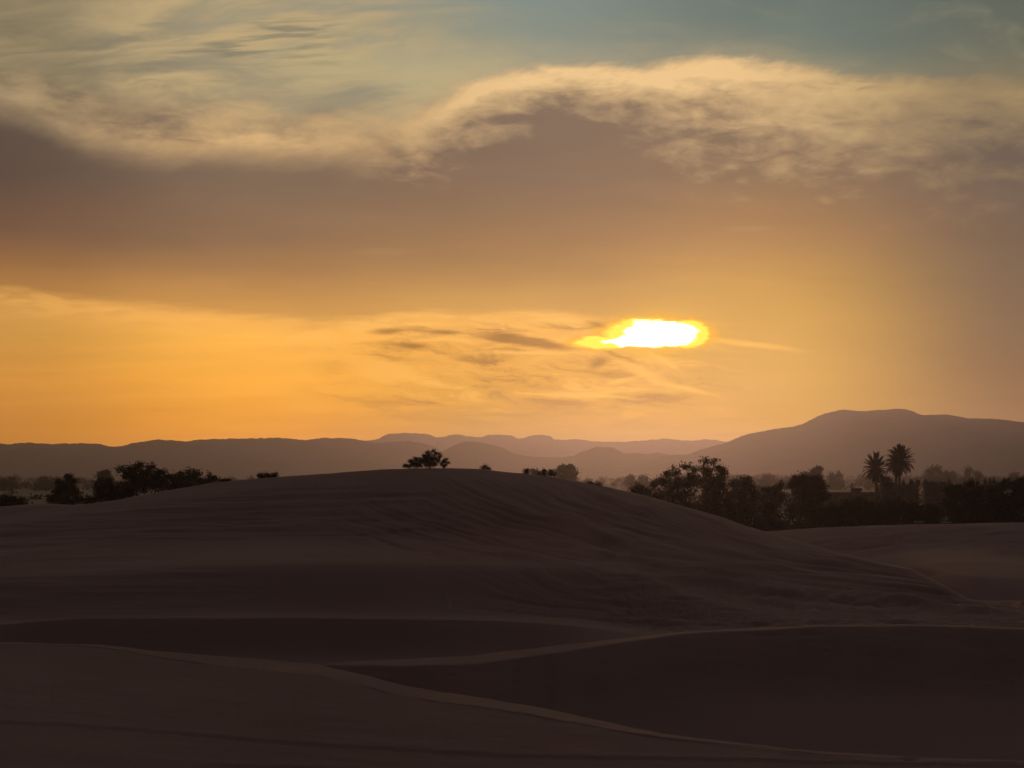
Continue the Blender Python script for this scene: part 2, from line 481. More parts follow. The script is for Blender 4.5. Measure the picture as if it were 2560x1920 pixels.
def sand_material():
    m = bpy.data.materials.new('sand')
    m.use_nodes = True
    t = m.node_tree; b = t.nodes['Principled BSDF']
    b.inputs['Roughness'].default_value = 0.95
    b.inputs['Specular IOR Level'].default_value = 0.1
    co = t.nodes.new('ShaderNodeTexCoord')
    nz = t.nodes.new('ShaderNodeTexNoise'); nz.inputs['Scale'].default_value = 0.09; nz.inputs['Detail'].default_value = 7
    t.links.new(co.outputs['Object'], nz.inputs['Vector'])
    r = t.nodes.new('ShaderNodeValToRGB')
    r.color_ramp.elements[0].position = 0.35; r.color_ramp.elements[0].color = (0.45, 0.218, 0.186, 1)
    r.color_ramp.elements[1].position = 0.68; r.color_ramp.elements[1].color = (0.52, 0.268, 0.232, 1)
    t.links.new(nz.outputs[0], r.inputs[0]); t.links.new(r.outputs[0], b.inputs['Base Color'])
    # wind ripples
    mp = t.nodes.new('ShaderNodeMapping'); mp.inputs['Rotation'].default_value = (0, 0, 0.9)
    t.links.new(co.outputs['Object'], mp.inputs['Vector'])
    wv = t.nodes.new('ShaderNodeTexWave'); wv.inputs['Scale'].default_value = 1.6; wv.inputs['Distortion'].default_value = 6.0
    wv.inputs['Detail'].default_value = 3; wv.inputs['Detail Scale'].default_value = 0.8
    t.links.new(mp.outputs[0], wv.inputs['Vector'])
    n2 = t.nodes.new('ShaderNodeTexNoise'); n2.inputs['Scale'].default_value = 3.0; n2.inputs['Detail'].default_value = 6
    t.links.new(co.outputs['Object'], n2.inputs['Vector'])
    b1 = t.nodes.new('ShaderNodeBump'); b1.inputs['Distance'].default_value = 0.003
    b2 = t.nodes.new('ShaderNodeBump'); b2.inputs['Distance'].default_value = 0.022
    t.links.new(wv.outputs['Fac'], b1.inputs['Height']); t.links.new(n2.outputs[0], b2.inputs['Height'])
    t.links.new(b1.outputs[0], b2.inputs['Normal']); t.links.new(b2.outputs[0], b.inputs['Normal'])
    return m

M = dict(
    sand=sand_material(),
    plain=material('stony_plain', (0.24, 0.175, 0.13), var=0.35, scale=0.02, second=(0.30, 0.235, 0.18)),
    rock=material('mountain_rock', (0.17, 0.125, 0.105), var=0.25, scale=0.004),
    leaf=material('leaf', (0.05, 0.052, 0.028), var=0.4, scale=0.6, second=(0.085, 0.085, 0.045)),
    dry=material('dry_leaf', (0.10, 0.075, 0.045), var=0.3, scale=1.2),
    bark=material('bark', (0.10, 0.075, 0.055), var=0.3, scale=3.0, bump=0.02, bump_scale=12),
    palm=material('palm_leaf', (0.045, 0.055, 0.03), var=0.3, scale=1.0),
    mud=material('mud_brick', (0.20, 0.135, 0.10), var=0.2, scale=0.7, bump=0.03, bump_scale=4),
    white=material('pale_paint', (0.78, 0.77, 0.74), var=0.06, scale=2.0, rough=0.6),
    wood=material('weathered_wood', (0.30, 0.25, 0.20), var=0.3, scale=8.0),
)

# ------------------------------------------------------------------ sand dunes: one surface through measured crests and hollows
def at(px, row, Y):
    return Vector(((px - CX) / F * Y, Y, (HOR - row) / F * Y))
def zrow(row, Y): return (HOR - row) / F * Y

cols = np.concatenate([np.linspace(-3400, -200, 90)[:-1], np.linspace(-200, 2760, 1260), np.linspace(2760, 6000, 90)[1:]])
nC = len(cols)
P_ = lambda pts: pchip([a for a, b in pts], [b for a, b in pts], cols)
one = np.ones(nC)
wob = lambda seed, amp, sc, o=4: amp * fbm(cols / sc, cols * 0 + seed * 3.3, seed, o)

K = []   # (Y array, z array, crease?, rows to the next curve)
def knot(Y, z, n, crease=False): K.append((np.asarray(Y) * one, np.asarray(z) * one, crease, n))

YA = P_([(-3400, 83), (-800, 83), (0, 82), (800, 77), (1600, 68), (2560, 60), (3600, 55), (6000, 52)])
aRow = P_([(-3400, 1640), (-900, 1612), (0, 1606), (230, 1611), (400, 1630), (600, 1644), (780, 1660), (1000, 1710), (1280, 1755), (1500, 1800), (1650, 1832),
           (1800, 1852), (2050, 1878), (2300, 1893), (2560, 1903), (3300, 1935), (6000, 2000)]) + wob(3, 2.0, 90)
zA = zrow(aRow, YA)
wA = P_([(-3400, 3), (150, 3), (280, 7), (400, 12), (600, 23), (800, 27), (1000, 25), (1280, 22), (1500, 17), (1700, 10), (2000, 6), (6000, 8)]) + wob(5, 4.0, 150, 2)
YAl = YA / (1 + wA * YA / (-zA * F) * 1.02)
wA = np.maximum(wA, 2.5)
YAl = YA / (1 + wA * YA / (-zA * F) * 1.02)
zAl = zrow(aRow + wA, YAl)
knot(-45, -7.5, 6); knot(-8, -1.75, 6); knot(4, -1.75, 12)
knot(36, -9.2, 40)
z55 = -9.2 + (zAl + 9.2) * 0.60
knot(36 + (YAl - 36) * 0.58, z55, 110)
knot(YAl - 0.16, zAl - np.clip(0.022 + wob(6, 0.05, 160), 0.003, 0.06), 3, True)
knot(YAl, zAl, 16, True)
knot(YA, zA, 10, True)
knot(YA + 6.5, np.minimum(zA - 2.3, -8.4), 8)
YB = P_([(-3400, 96), (780, 92), (1280, 93), (1850, 96), (2560, 97), (6000, 97)])
bRow = P_([(-3400, 1760), (300, 1740), (600, 1690), (780, 1660), (960, 1650), (1090, 1644), (1180, 1640), (1230, 1632), (1300, 1624), (1450, 1606), (1600, 1590), (1720, 1580), (1850, 1572),
           (2100, 1563), (2300, 1562), (2560, 1569), (3300, 1590), (6000, 1640)]) + wob(8, 3.0, 130, 2)
zB = zrow(bRow, YB)
wB = P_([(-3400, 3), (800, 3), (880, 8), (1000, 16), (1150, 19), (1280, 20), (1450, 13), (1600, 8), (1800, 5), (2200, 4), (6000, 4)]) + wob(9, 3.0, 120, 2)
wB = np.maximum(wB, 2)
YBl = YB / (1 + wB * YB / (-zB * F) * 1.05)
YBl = np.maximum(YBl, YA + 8.5 + (YB - YA - 8.5) * 0.06 + 1.0)
zBl = zrow(bRow + wB, YBl)
Yh = YA + 8.5 + (YB - YA - 8.5) * 0.06
knot(Yh, np.minimum(zA - 2.6, -10.6), 30)
knot(YBl - 0.2 - np.minimum(3.4 + (YB - YA - 8.5) * 0.10, 0.7 * (YBl - Yh)), np.minimum(zBl - 2.0, -8.6), 40)
knot(YBl - 0.16, zBl - np.clip(0.02 + wob(7, 0.05, 150), 0.003, 0.05), 3, True)
knot(YBl, zBl, 8, True)
knot(YB, zB, 6, True)
knot(YB + 4.0, np.minimum(zB - 1.2, -8.1), 5)
YC = 112.0
cRow = P_([(-3400, 1600), (-600, 1575), (0, 1561), (110, 1552), (230, 1546), (450, 1545), (700, 1545), (950, 1547), (1200, 1551), (1400, 1562), (1550, 1580), (1650, 1592), (1800, 1596), (6000, 1596)]) + wob(12, 1.6, 140, 2) * sstep(1700, 1300, cols)
zC = zrow(cRow, YC)
knot(104, P_([(-3400, -9.0), (1300, -8.8), (1700, -8.0), (6000, -8.0)]), 6)
knot(107.6, P_([(-3400, -8.8), (1300, -8.5), (1700, -7.99), (6000, -7.99)]), 40)
knot(YC, zC, 10, True)
knot(118, P_([(-3400, -7.4), (0, -7.35), (700, -7.05), (1400, -7.3), (1700, -7.92), (6000, -7.95)]), 44)
YD = 128.0
dRow = P_([(-3400, 1480), (-300, 1455), (0, 1440), (180, 1432), (350, 1421), (600, 1411), (900, 1406), (1200, 1410), (1450, 1416), (1560, 1426), (1700, 1476), (1850, 1520), (2000, 1540), (2300, 1544), (6000, 1546)]) + wob(14, 3.0, 180, 2) * sstep(1700, 1300, cols)
knot(YD, zrow(dRow, YD), 10)
eFoot = P_([(-3400, 1420), (0, 1412), (600, 1392), (1200, 1392), (1450, 1398), (1560, 1408), (1700, 1452), (1850, 1488), (2000, 1508), (2440, 1512), (6000, 1514)])
YE = P_([(-3400, 178), (1200, 176), (1500, 180), (1700, 187), (1850, 191), (2000, 194), (2200, 179), (2270, 171), (2330, 161), (2400, 151), (2440, 148), (2700, 148), (6000, 148)])
eRow = P_([(-3400, 1430), (-1000, 1360), (-300, 1305), (0, 1287), (100, 1275), (190, 1265), (300, 1248), (420, 1226), (540, 1206), (640, 1196), (720, 1190), (800, 1185), (900, 1177), (1000, 1172), (1070, 1170), (1120, 1170), (1200, 1173),
           (1280, 1181), (1380, 1193), (1500, 1214), (1600, 1236), (1700, 1263), (1800, 1292), (1900, 1325), (1990, 1350), (2100, 1382), (2200, 1404), (2270, 1420),
           (2330, 1446), (2400, 1486), (2440, 1500), (2520, 1502), (6000, 1503)]) + wob(17, 1.4, 60)
zE = zrow(eRow, YE)
Ym = 136 + (YE - 136) * 0.4
eMid = P_([(-3400, 1400), (-300, 1380), (0, 1374), (600, 1360), (1100, 1358), (1300, 1340), (1500, 1326), (1700, 1360), (1850, 1398), (2000, 1430), (2200, 1462), (2330, 1486), (2440, 1507), (6000, 1509)])
knot(136, zrow(eFoot, 136.0), 50)
knot(Ym, zrow(eMid, Ym), 90)
knot(YE - 5, zE - 0.13 * (zE - zrow(eMid, Ym)), 20)
knot(YE, zE, 14, False)
knot(YE + 12, np.minimum(zE - 1.8, P_([(-3400, -7), (1900, -6.5), (2200, -9.4), (2400, -9.2), (2560, -8.0), (6000, -8.0)])), 14)
knot(YE + 26, P_([(-3400, -8), (2080, -8), (2250, -7.7), (2420, -7.5), (2700, -7.9), (6000, -8)]), 20)
knot(224, P_([(-3400, -8), (1900, -8), (2200, -7.4), (2420, -7.0), (2700, -7.6), (6000, -8)]), 46)
YF = 250.0
fRow = P_([(-3400, 1300), (-400, 1280), (0, 1267), (60, 1262), (130, 1260), (190, 1262), (400, 1292), (800, 1340), (1700, 1342), (1930, 1328), (2050, 1320), (2200, 1313), (2350, 1310), (2560, 1307), (2900, 1312), (3600, 1335), (6000, 1380)]) + wob(21, 1.6, 120, 3)
knot(YF, zrow(fRow, YF), 12, False)
knot(276, -8.8, 6); knot(302, -9.1, 5); knot(330, -9.6, 1)

Yk = np.array([k[0] for k in K]); Zk = np.array([k[1] for k in K]); cr = [k[2] for k in K]
for i in range(1, len(K)): Yk[i] = np.maximum(Yk[i], Yk[i - 1] + 0.08)
h = np.diff(Yk, axis=0); assert (h > 0).all(), np.argwhere(h <= 0)[:5]
dl = np.diff(Zk, axis=0) / h
mL = np.zeros_like(Zk); mR = np.zeros_like(Zk)
for i in range(len(K)):
    if i == 0: mL[i] = mR[i] = dl[0]
    elif i == len(K) - 1: mL[i] = mR[i] = dl[-1]
    elif cr[i]: mL[i], mR[i] = dl[i - 1], dl[i]
    else:
        a, b2 = dl[i - 1], dl[i]
        s = a * b2 > 0
        w1, w2 = 2 * h[i] + h[i - 1], h[i] + 2 * h[i - 1]
        hm = np.where(s, (w1 + w2) / (w1 / np.where(s, a, 1) + w2 / np.where(s, b2, 1)), 0)
        mL[i] = mR[i] = hm
rowsY, rowsZ = [], []
for i in range(len(K) - 1):
    n = K[i][3]
    for j in range(n):
        t = j / n
        rowsY.append(Yk[i] + h[i] * t)
        rowsZ.append(Zk[i] * (1 + 2 * t) * (1 - t) ** 2 + mR[i] * h[i] * t * (1 - t) ** 2 + Zk[i + 1] * t * t * (3 - 2 * t) + mL[i + 1] * h[i] * t * t * (t - 1))
rowsY.append(Yk[-1]); rowsZ.append(Zk[-1])
TY = np.array(rowsY); TZ = np.array(rowsZ)
TX = (cols[None, :] - CX) / F * np.maximum(TY, 30.0)
PX = np.broadcast_to(cols[None, :], TY.shape)
PR = HOR - TZ / np.maximum(TY, 5.0) * F

def relief():
    """wind streaks, trampled sand and small scarps, metres"""
    D = np.zeros_like(TZ)
    near = TY > 45
    # the trodden right flank of the big dune: streaks that run down to the right and flatten at the foot
    u = PX; v = PR
    flank = sstep(125, 140, TY) * sstep(YE[None, :] + 1, YE[None, :] - 13, TY)
    right = sstep(700, 1500, u + (v - 1300) * 0.6)
    wx = fbm(u / 260, v / 90, 101, 3) * 60
    G = np.abs(np.gradient(PR, axis=0) / np.maximum(np.gradient(TY, axis=0), 1e-4))
    soft = np.clip(3.6 / np.maximum(G, 0.5), 0.42, 1.5)       # gentle on steep faces, bolder on flat ground
    def flow(v0, s0, v1, s1_):
        vv = np.linspace(1000, 2000, 600)
        sl = s0 + (s1_ - s0) * sstep(v0, v1, vv)
        return np.interp(v, vv, np.cumsum(1.0 / sl) * (vv[1] - vv[0]))
    psi = u - flow(1190, 0.50, 1480, 0.10) + wx * 0.7
    low = sstep(1300, 1390, v)
    s1 = fbm(psi / 36, v / 130, 111, 3, 0.6) * (1 - low) + fbm(psi / 110, v / 90, 112, 3, 0.6) * low
    s2 = fbm(psi / 17, v / 90, 121, 3, 0.6) * (1 - low) + fbm(psi / 52, v / 60, 122, 3, 0.6) * low
    D += soft * flank * right * (0.66 * s1 + 0.54 * s2) * (0.7 + 0.8 * sstep(-0.2, 0.4, fbm(u / 300, v / 70, 131, 3)))
    # fine streaks on the left part
    s3 = fbm((u + wx) / 260, (v + u * 0.03) / 10, 141, 4, 0.5)
    D += flank * (1 - right) * 0.20 * s3 * sstep(1175, 1230, v)
    # broad swells
    D += flank * 0.16 * fbm(u / 500, v / 120, 151, 3) * sstep(1180, 1260, v)
    # rippled floor in front of it, on the right
    fl = sstep(112, 120, TY) * sstep(150, 140, TY) * sstep(1350, 1700, u)
    s4 = fbm((u + wx) / 90, (v - u * 0.02 + wx * 0.15) / 6, 161, 4, 0.6)
    D += fl * 0.28 * s4
    # curved tracks around the hollow
    dface = sstep(112, 120, TY) * sstep(140, 128, TY)
    psd = u - flow(1415, 0.55, 1535, 0.09) + wx * 0.8
    tr = fbm(psd / 46, v / 90, 171, 3, 0.55)
    D += dface * sstep(1080, 1350, u) * sstep(1750, 1450, u) * 0.16 * tr
    D += dface * sstep(900, 300, u) * 0.07 * fbm(u / 240, v / 8, 181, 4)
    # right hand far dune
    ff = sstep(205, 222, TY) * sstep(249, 234, TY) * sstep(1800, 2000, u)
    D += ff * 0.45 * fbm((u + wx) / 130, (v + u * 0.10) / 12, 191, 4, 0.55)
    # foreground dunes: faint long swells and wind lines
    fg = sstep(45, 50, TY) * sstep(104, 100, TY)
    D += fg * 0.022 * fbm(u / 420, (v - u * 0.10) / 16, 201, 4, 0.5)
    D += fg * (0.03 * fbm(u / 380, v / 60, 211, 3) + 0.012 * fbm(u / 60, v / 14, 213, 4))
    # scarp lines across the near face
    for pts, amp, wd in (([(-3000, 1780), (0, 1806), (300, 1822), (600, 1848), (900, 1868), (1280, 1889), (1800, 1900), (2560, 1915), (6000, 1950)], 0.07, 4.0),
                         ([(-3000, 1870), (0, 1890), (350, 1908), (600, 1916), (1200, 1932), (6000, 2000)], 0.06, 4.0)):
        ln = P_(pts)[None, :] + 2.5 * fbm(u / 50, v * 0, 221, 3)
        dv = v - ln
        face = sstep(40, 48, TY) * (TY < YAl[None, :] - 0.2)
        D += face * amp * (sstep(wd, -wd, dv) - 0.5) * np.exp(-np.abs(dv) / 20)
    # small pits at the crest on the right and a scour in the bottom right
    for cx_, cy_, rx, ry, dp, y0, y1 in ((2310, 1432, 34, 6, 0.5, 172, 215), (2275, 1899, 22, 4, 0.10, 40, 70), (1910, 1589, 40, 5, 0.06, 80, 99), (2020, 1586, 30, 5, 0.07, 80, 99), (2205, 1569, 20, 5, 0.07, 80, 99)):
        e = np.exp(-(((u - cx_) / rx) ** 2 + ((v - cy_) / ry) ** 2))
        D -= dp * e * (TY > y0) * (TY < y1)
    return D
TZ = TZ + relief()
edge = sstep(-3300, -2600, cols) * sstep(5900, 5200, cols)
TZ = np.where(edge[None, :] < 1, TZ * edge[None, :] + (-12.0) * (1 - edge[None, :]), TZ)
dunes = link('sand_dunes', mesh_np('sand_dunes', np.stack([TX, TY, TZ], -1).reshape(-1, 3), grid_faces(*TY.shape), True), M['sand'])
tag(dunes, 'dark rippled desert sand dunes rising to one broad rounded crest', None, None, 'structure')

def dune_z(px, Y):
    j = int(np.clip(np.searchsorted(cols, px), 0, nC - 1))
    return float(np.interp(Y, TY[:, j], TZ[:, j]))
def crest(px, Yk_=None):
    """highest visible point of the big dune under this azimuth"""
    j = int(np.clip(np.searchsorted(cols, px), 0, nC - 1))
    m = (TY[:, j] > 150) & (TY[:, j] < 206)
    i = np.argmin(np.where(m, HOR - TZ[:, j] / TY[:, j] * F, 1e9))
    return float(TX[i, j]), float(TY[i, j]), float(TZ[i, j])

# ------------------------------------------------------------------ plain
GZ = -9.0
def build_plain():
    r = np.concatenate([np.linspace(0, 400, 30), np.geomspace(420, 18000, 90)])
    a = np.linspace(-math.pi, math.pi, 241)
    R, A = np.meshgrid(r, a, indexing='ij')
    X = R * np.sin(A); Y = R * np.cos(A)
    under = sstep(330, 300, Y) * sstep(-80, -60, Y) * sstep(330, 300, np.abs(X))
    Z = GZ - 4.0 * under + 0.5 * fbm(X / 160, Y / 160, 301, 4) * sstep(330, 600, R) * sstep(5000, 3000, R)
    o = link('desert_plain', mesh_np('desert_plain', np.stack([X, Y, Z], -1).reshape(-1, 3), grid_faces(*X.shape), True), M['plain'])
    tag(o, 'flat stony desert plain stretching to the mountains', None, None, 'structure')
build_plain()

# ------------------------------------------------------------------ mountains
def mountain(name, label, pts, Y, depth, seed, jag=1.0):
    xs = np.concatenate([np.arange(pts[0][0], -40, 14.0), np.arange(max(pts[0][0], -40), min(pts[-1][0], 2600), 3.0), np.arange(2600, max(2600, pts[-1][0]), 14.0)])
    row = pchip([a for a, b in pts], [b for a, b in pts], xs)
    row = row + jag * (2.6 * fbm(xs / 26, xs * 0 + seed, seed, 4, 0.6) + 1.1 * vnoise(xs / 6, xs * 0, seed + 5))
    H = np.maximum(zrow(row, Y) - GZ, 0.0)
    t = np.linspace(-1, 1, 61)
    T, HH = np.meshgrid(t, H, indexing='ij')
    XX = np.meshgrid(t, (xs - CX) / F, indexing='ij')[1] * Y
    Yw = Y + T * depth
    at_ = np.abs(T)
    spur = fbm(XX / (depth * 0.22), T * 1.2 + seed, seed + 9, 5)
    prof = (1 - at_ ** 0.9) * (1 + 0.55 * spur * np.sin(np.pi * np.clip(at_, 0, 1)))
    Z = GZ - 1.0 + (HH + 1.0) * np.clip(prof, 0, 1.0)
    o = link(name, mesh_np(name, np.stack([XX, Yw, Z], -1).reshape(-1, 3), grid_faces(*Z.shape), True), M['rock'])
    tag(o, label, None, None, 'structure')
mountain('distant_ridge', 'palest and farthest mountain ridge in the gap under the sun',
         [(500, 1188), (700, 1150), (800, 1125), (860, 1112), (915, 1102), (945, 1098), (960, 1088), (985, 1083), (1010, 1082), (1060, 1084), (1100, 1093), (1140, 1086), (1180, 1092), (1205, 1092), (1225, 1086), (1255, 1087),
          (1275, 1088), (1297, 1096), (1320, 1091), (1340, 1088), (1375, 1091), (1387, 1100), (1440, 1099), (1500, 1103), (1560, 1105), (1600, 1101), (1660, 1098), (1720, 1101), (1760, 1098), (1820, 1103), (1900, 1110), (2050, 1140), (2250, 1188)],
         10000, 1500, 31)
mountain('mountain_range', 'long even mauve mountain range filling the left horizon',
         [(-3000, 1180), (-1800, 1140), (-800, 1118), (-200, 1112), (0, 1110), (60, 1107), (140, 1110), (200, 1108), (240, 1110), (290, 1118), (330, 1110), (405, 1100), (450, 1102), (540, 1097), (640, 1097), (680, 1095), (765, 1099), (840, 1094),
          (880, 1097), (913, 1102), (935, 1108), (970, 1105), (1020, 1103), (1045, 1106), (1080, 1115), (1100, 1126), (1130, 1142), (1190, 1165), (1260, 1188)],
         7000, 1000, 41)
mountain('low_hills', 'low rounded hills in the middle in front of the pale ridge',
         [(940, 1188), (1030, 1160), (1070, 1143), (1105, 1128), (1130, 1115), (1160, 1105), (1180, 1103), (1210, 1107), (1250, 1117), (1280, 1132), (1320, 1140), (1400, 1143), (1430, 1141), (1450, 1132), (1475, 1123), (1490, 1117),
          (1530, 1119), (1545, 1125), (1565, 1133), (1600, 1133), (1625, 1135), (1640, 1131), (1660, 1135), (1680, 1141), (1740, 1158), (1830, 1188)],
         6700, 650, 51, 0.7)
mountain('mountain', 'big broad mountain massif behind the palms with a flat top',
         [(1420, 1188), (1520, 1168), (1600, 1152), (1672, 1139), (1720, 1135), (1760, 1122), (1820, 1105), (1870, 1085), (1930, 1074), (2000, 1062), (2060, 1035), (2085, 1028), (2110, 1025), (2160, 1027), (2200, 1025), (2255, 1022), (2280, 1027),
          (2310, 1038), (2345, 1036), (2390, 1040), (2420, 1045), (2500, 1048), (2540, 1053), (2650, 1062), (2900, 1090), (3300, 1130), (3800, 1185)],
         6000, 1000, 61, 0.8)

# ------------------------------------------------------------------ vegetation
def tube(path, radii, ns=6):
    path = [Vector(p) for p in path]
    V, Fc = [], []
    for i, p in enumerate(path):
        d = (path[min(i + 1, len(path) - 1)] - path[max(i - 1, 0)]).normalized()
        a = d.cross(Vector((0.31, 0.95, 0.05))).normalized(); b = d.cross(a)
        for k in range(ns):
            th = 2 * math.pi * k / ns
            V.append(p + (a * math.cos(th) + b * math.sin(th)) * radii[i])
    for i in range(len(path) - 1):
        for k in range(ns):
            Fc.append((i * ns + k, i * ns + (k + 1) % ns, (i + 1) * ns + (k + 1) % ns, (i + 1) * ns + k))
    return V, Fc

def tubes_mesh(name, specs):
    V, Fc = [], []
    for path, radii, ns in specs:
        v, f = tube(path, radii, ns)
        o = len(V); V += v; Fc += [tuple(i + o for i in q) for q in f]
    return mesh_np(name, [tuple(v) for v in V], Fc, True)

def leaves(clumps, leaf, dens, r, shape=0.75, gap=0.35):
    """clumps: (centre xyz, radii xyz, density). Small bent leaf faces in broken tufts through each clump."""
    P = []
    for c, rad, dn in clumps:
        c = np.array(c); rad = np.array(rad)
        vol = rad[0] * rad[2]
        n_t = max(6, int(dn * 8 + dn * dn * 22 * vol / (leaf * leaf * 30)))
        d = r.normal(size=(n_t, 3)); d /= np.linalg.norm(d, axis=1)[:, None]
        tc = c + d * rad * (r.random((n_t, 1)) ** shape)
        for t in tc:
            k = max(4, int(dens * r.uniform(0.5, 1.5)))
            sp = leaf * r.uniform(1.3, 3.0)
            q = t + r.normal(size=(k, 3)) * sp * np.array([0.8, 0.8, 0.6])
            P.append(q)
    P = np.concatenate(P)
    n = len(P)
    a = r.normal(size=(n, 3)); a /= np.linalg.norm(a, axis=1)[:, None]
    b = np.cross(a, r.normal(size=(n, 3))); b /= np.linalg.norm(b, axis=1)[:, None]
    s = leaf * r.uniform(0.6, 1.3, (n, 1))
    V = np.stack([P - a * s, P + b * s * 0.45, P + a * s, P - b * s * 0.45], 1).reshape(-1, 3)
    Fc = np.arange(n * 4).reshape(n, 4)
    return V, Fc

def tree(name, label, cat, base_px, Y, clumps, leaf=0.16, dens=26, base=None, group=None, seed=1, trunk_r=0.16, depth=0.8, stems=1, parts=True, mat='leaf'):
    r = np.random.default_rng(seed * 31 + 5)
    g = base if base is not None else ((base_px - CX) / F * Y, Y, GZ)
    t = thing(name, g, label, cat, group)
    gl = Vector(g)
    cl = []
    for c in clumps:
        cx_, cy_, rx, ry = c[:4]; dn = c[4] if len(c) > 4 else 1.0
        w = at(cx_, cy_, Y) - gl
        sx, sz = rx / F * Y, ry / F * Y
        cl.append(((w.x, w.y + r.uniform(-0.5, 0.5) * sx, w.z), (sx, sx * depth, sz), dn))
    V, Fc = leaves(cl, leaf, dens, r)
    link('crown', mesh_np('crown', V, Fc), M[mat], t)
    specs = []
    zmax = max(c[0][2] for c in cl)
    roots = [Vector((r.uniform(-0.12, 0.12) * zmax * (stems > 1), r.uniform(-0.1, 0.1) * zmax * (stems > 1), -0.15)) for _ in range(stems)]
    for i, (c, rad, dn) in enumerate(cl):
        c = Vector(c); r0 = roots[i % stems]
        fork = r0.lerp(Vector((c.x * 0.35, c.y * 0.35, max(0.15, min(c.z * 0.55, zmax * 0.35)))), 0.9)
        mid = fork.lerp(c, 0.5) + Vector((r.normal() * 0.06, r.normal() * 0.06, 0.04)) * zmax
        specs.append(([r0, r0.lerp(fork, 0.5), fork, mid, c], [trunk_r, trunk_r * 0.85, trunk_r * 0.6, trunk_r * 0.38, trunk_r * 0.2], 6))
        for _ in range(3):
            e = c + Vector([r.normal() * rad[k] * 0.55 for k in range(3)])
            specs.append(([mid, mid.lerp(e, 0.55) + Vector((0, 0, rad[2] * 0.15)), e], [trunk_r * 0.28, trunk_r * 0.18, trunk_r * 0.06], 4))
    link('trunk', tubes_mesh('trunk', specs), M['bark'], t)
    return t

